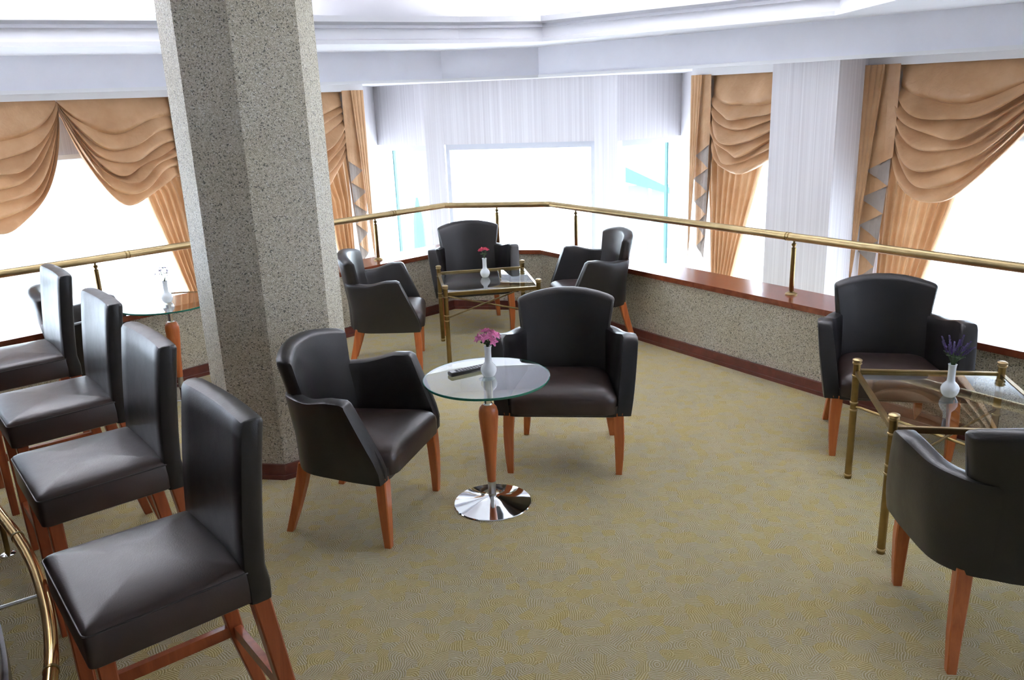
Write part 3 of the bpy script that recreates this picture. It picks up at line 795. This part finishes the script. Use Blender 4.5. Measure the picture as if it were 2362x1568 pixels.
# ------------------------------------------------------------------ vases, flowers, remote
def vase(x, y, z, label, s=1.0):
    r = empty('vase', (x, y, z)); tag(r, label, 'vase', 'small white porcelain vases')
    prof = [(.001,0),(.022,0),(.027,.003),(.034,.014),(.0395,.03),(.0395,.042),(.034,.056),(.024,.067),(.018,.074),(.0165,.09),(.0165,.135),(.018,.150),(.0195,.155),(.0175,.156),(.015,.150),(.014,.12),(.001,.119)]
    MB().lathe([(a*s, b*s) for a, b in prof], 28).build('body', 'china', r, True); return r
vases = [(-.12,3.827,.6855,'white vase of pink flowers beside the remote control'), (2.0,3.54,.597,'white vase of lavender on the right brass table'),
         (-.197,6.567,.597,'white vase of red flowers before the bay window'), (-2.44,5.735,.6855,'white vase on the left glass table by the column')]
for v in vases: vase(*v)
def petalmesh(mb, c, nrm, size, npet, rnd, cup=.3):
    nrm = nrm.normalized(); a = nrm.cross(Vector((.3,.2,.9))).normalized(); b = nrm.cross(a)
    for k in range(npet):
        t = 2*pi*k/npet+rnd.uniform(-.2,.2); d = a*cos(t)+b*sin(t); e = nrm.cross(d); L = size*rnd.uniform(.8,1.15)
        p = [c, c+d*L*.45+e*L*.32+nrm*L*cup*.5, c+d*L+e*L*.12+nrm*L*cup*rnd.uniform(.2,1), c+d*L-e*L*.12+nrm*L*cup*rnd.uniform(.2,1), c+d*L*.45-e*L*.32+nrm*L*cup*.5]
        mb.add(p, [(0,1,2),(0,2,3),(0,3,4)])
def sprig(vz, tip, mat, label, group, rnd, kind):
    x, y, z = vz; base = Vector((x, y, z+.121)); tip = Vector(tip)
    r = empty('flower_sprig', base); tag(r, label, 'flower', group)
    mid = Vector((tip.x*.22, tip.y*.22, .05)); pts = [Vector((rnd.uniform(-.003,.003), rnd.uniform(-.003,.003), .001)), Vector((tip.x*.12, tip.y*.12, .036)), mid, tip]
    MB().tube(pts, .0016, 5).build('stem', 'stem', r)
    out = Vector((tip.x, tip.y, .04))
    if kind == 'bloom':
        mb = MB(); petalmesh(mb, tip, out, .026, 6, rnd); petalmesh(mb, tip+out.normalized()*.004, out, .017, 5, rnd, .8); mb.build('blossom', mat, r)
        mb = MB(); petalmesh(mb, tip*.55+Vector((0,0,.01)), Vector((rnd.uniform(-1,1),rnd.uniform(-1,1),.4)), .02, 2, rnd); mb.build('leaf', 'stem', r)
    elif kind == 'spike':
        mb = MB(); ax = (tip-mid).normalized()
        for k in range(9):
            for q in range(4):
                a = k*.9+q*pi/2; d = Vector((cos(a), sin(a), .5)).normalized(); p = tip-ax*.052+ax*.0065*k
                sz = .0085*(1-.05*k); e = ax*sz
                mb.add([p, p+d*sz+e*.2, p+d*sz*.6+e*1.2, p+e*.8], [(0,1,2),(0,2,3)])
        mb.build('flower_spike', mat, r)
        mb = MB(); petalmesh(mb, tip*.5+Vector((0,0,.01)), Vector((rnd.uniform(-1,1),rnd.uniform(-1,1),.8)), .02, 2, rnd); mb.build('leaf', 'stem', r)
    else:
        mb = MB(); petalmesh(mb, tip, out, .014, 5, rnd, .6); mb.build('blossom', mat, r)
        mb = MB(); petalmesh(mb, tip*.6+Vector((rnd.uniform(-.01,.01),0,.01)), out, .009, 4, rnd, 1.0); mb.build('bud', 'dark_dried', r)
rnd = random.Random(3)
for k in range(13):
    a = k*2.4; rr = .012+.043*sqrt((k+.5)/13); sprig(vases[0][:3], (rr*cos(a)+.006, rr*sin(a), .105-.5*rr+rnd.uniform(-.012,.012)), 'pink', 'pink blossom sprig in the vase beside the remote control', 'pink blossoms', rnd, 'bloom')
for k in range(6):
    a = k*2.4+1; rr = .006+.026*sqrt((k+.5)/6); sprig(vases[2][:3], (rr*cos(a)-.006, rr*sin(a), .105-.3*rr+rnd.uniform(-.01,.012)), 'red', 'dark red blossom sprig in the vase before the bay window', 'red blossoms', rnd, 'bloom')
for k in range(15):
    a = k*2.4; rr = .012+.062*sqrt((k+.5)/15); sprig(vases[1][:3], (rr*cos(a)+.012, rr*sin(a), .165-.5*rr+rnd.uniform(-.025,.02)), 'lavender', 'lavender sprig in the vase on the right brass table', 'lavender sprigs', rnd, 'spike')
for k in range(7):
    a = k*2.4; rr = .012+.045*sqrt((k+.5)/7); sprig(vases[3][:3], (rr*cos(a)-.005, rr*sin(a), .115-.3*rr+rnd.uniform(-.02,.02)), 'dried' if k % 2 else 'dark_dried', 'pale dried blossom sprig in the vase left of the column', 'dried blossoms', rnd, 'dry')
# remote
ra = atan2(3.942-3.851, -.16+.322)
rm = empty('remote_control', (-.225, 3.905, .6857), ra); tag(rm, 'black remote control with rows of grey keys on the round glass table', 'remote control')
mb = MB(); pad(mb, rrect(.105, .024, .008, 3), [(.0,.002),(.004,0),(.016,0),(.019,.003)]); mb.build('body', 'black_plastic', rm, True)
km = None
for i in range(9):
    for j in range(3):
        if km is None:
            k = MB().box(-.0045,.0045,-.0042,.0042,0,.0025).build('key', 'key', rm); km = k.data
        else: k = link(bpy.data.objects.new('key', km), rm)
        k.location = (-.055+.0165*i, -.0135+.0135*j, .0188)
MB().box(-.098,-.072,-.016,.016,.0188,.0196).build('label_plate', 'steel', rm)

# ------------------------------------------------------------------ bar and foot rail
bd = Vector((.62,-.785,0)).normalized(); bn = Vector((-.785,-.62,0)).normalized()
rail_pts = [Vector(p) for p in ((-3.05,4.16,.25),(-2.72,3.79,.25),(-2.44,3.49,.25),(-2.175,3.205,.25),(-1.988,2.981,.25),(-1.824,2.756,.25),(-1.685,2.54,.25),(-1.555,2.30,.25),(-1.44,2.03,.25),(-1.35,1.72,.25),(-1.29,1.4,.25))]
bb = Vector((-1.9, 2.9, 0))
def smoothpts(p, k=5):
    out = []
    for i in range(len(p)-1):
        a, b, c_, d = p[max(i-1,0)], p[i], p[i+1], p[min(i+2,len(p)-1)]
        for j in range(k):
            t = j/k; out.append(.5*((2*b)+(c_-a)*t+(2*a-5*b+4*c_-d)*t*t+(3*b-a-3*c_+d)*t**3))
    return out+[p[-1]]
sp_ = smoothpts(rail_pts)
fr = empty('foot_rail', rail_pts[4]*1 - Vector((0,0,.25))); tag(fr, 'polished brass foot rail curving along the bar front', 'foot rail')
fo = fr.location.copy()
def shift(mb): mb.v = [v-fo for v in mb.v]; return mb
shift(MB().tube(sp_, .0235, 16)).build('rail', 'bright_brass', fr, True)
for i in (3, 7):
    p = rail_pts[i]; d = (rail_pts[i+1]-rail_pts[i-1]).normalized()
    shift(MB().tube([p-d*.006, p+d*.006], .026, 16)).build('joint_ring', 'old_brass', fr, True)
def perp(i):
    d = (rail_pts[i+1]-rail_pts[i-1]).normalized(); return Vector((d.y, -d.x, 0)) if Vector((d.y,-d.x,0)).x < 0 else Vector((-d.y, d.x, 0))
for i in (2, 5, 8):
    p = rail_pts[i]; n_ = perp(i)
    shift(MB().tube([p, p+n_*.165], .008, 10)).build('bracket', 'steel', fr, True)
    q = p+n_*.160; shift(MB().tube([q, q+n_*.008], .022, 14)).build('wall_flange', 'steel', fr, True)
for p in (Vector((-2.437,3.50,0)), Vector((-1.47,2.1,0))):
    po = shift(MB().tube([p+Vector((0,0,.01)), p+Vector((0,0,.245))], .012, 12)).build('post', 'old_brass', fr, True)
    shift(MB().lathe([(.034,0),(.034,.006),(.02,.012),(.001,.013)], 18, (p.x,p.y))).build('floor_flange', 'chrome', po, True)
front = []; back = []
for i in range(len(sp_)):
    a = sp_[max(i-1,0)]; b = sp_[min(i+1,len(sp_)-1)]; d = (b-a).normalized(); n_ = Vector((d.y,-d.x,0))
    if n_.x > 0: n_ = -n_
    front.append(sp_[i]+n_*.17); back.append(sp_[i]+n_*.55)
def strip(o0, o1, z0, z1):
    mb = MB(); rings = []
    for i in range(len(sp_)):
        a = sp_[max(i-1,0)]; b = sp_[min(i+1,len(sp_)-1)]; d = (b-a).normalized(); n_ = Vector((d.y,-d.x,0))
        if n_.x > 0: n_ = -n_
        p, q = sp_[i]+n_*o0, sp_[i]+n_*o1
        rings.append([(p.x,p.y,z0),(q.x,q.y,z0),(q.x,q.y,z1),(p.x,p.y,z1)])
    return shift(mb.loft(rings))
br = empty('bar_counter', fo); tag(br, 'dark wooden bar front behind the brass foot rail', 'bar')
strip(.17,.60,0,1.06).build('front_panel', 'bar', br); strip(.155,.17,0,.10).build('kick_board', 'bar', br); strip(.12,.72,1.06,1.10).build('counter_top', 'sill', br)

# ------------------------------------------------------------------ outside
g = MB().box(-60, 60, 12.2, 120, -3.2, -3.0).build('ground_outside', 'paving'); struct(g, 'pale sunlit paving outside the windows', 'ground')

def pavilion():
    r = empty('garden_kiosk', (3.35, 22.0, -3.0)); tag(r, 'teal roofed kiosk with blue glazing seen through the right bay pane', 'kiosk')
    MB().add([(-.3,-.4,2.75),(.9,-.4,2.4),(.9,.4,2.4),(-.3,.4,2.75),(-.3,-.4,3.15),(.9,-.4,2.55),(.9,.4,2.55),(-.3,.4,3.15)],[(3,2,1,0),(4,5,6,7),(0,1,5,4),(1,2,6,5),(2,3,7,6),(3,0,4,7)]).build('roof', 'teal', r)
    for k in range(3): MB().box(-.75+.62*k,-.2+.62*k,-.05,.05,.9,2.6).build('pane', 'haze_blue', r)
    for k in range(4): MB().box(-.83+.62*k,-.75+.62*k,-.08,.08,0,2.65).build('post', 'white', r)
    MB().box(-.83,1.1,-.06,.06,0,.9).build('counter_panel', 'white', r)
    r2 = empty('parasol', (-2.15, 20.0, -3.0)); tag(r2, 'closed teal parasol seen through the left bay pane', 'parasol')
    MB().lathe([(.02,1.3),(.16,1.5),(.13,2.2),(.03,2.75),(.001,2.8)], 10).build('canopy', 'teal', r2)
    MB().tube([(0,0,0),(0,0,2.85)], .03, 8).build('pole', 'white', r2)
    MB().lathe([(.3,0),(.3,.08),(.05,.12),(.001,.13)], 12).build('base', 'white', r2)
pavilion()
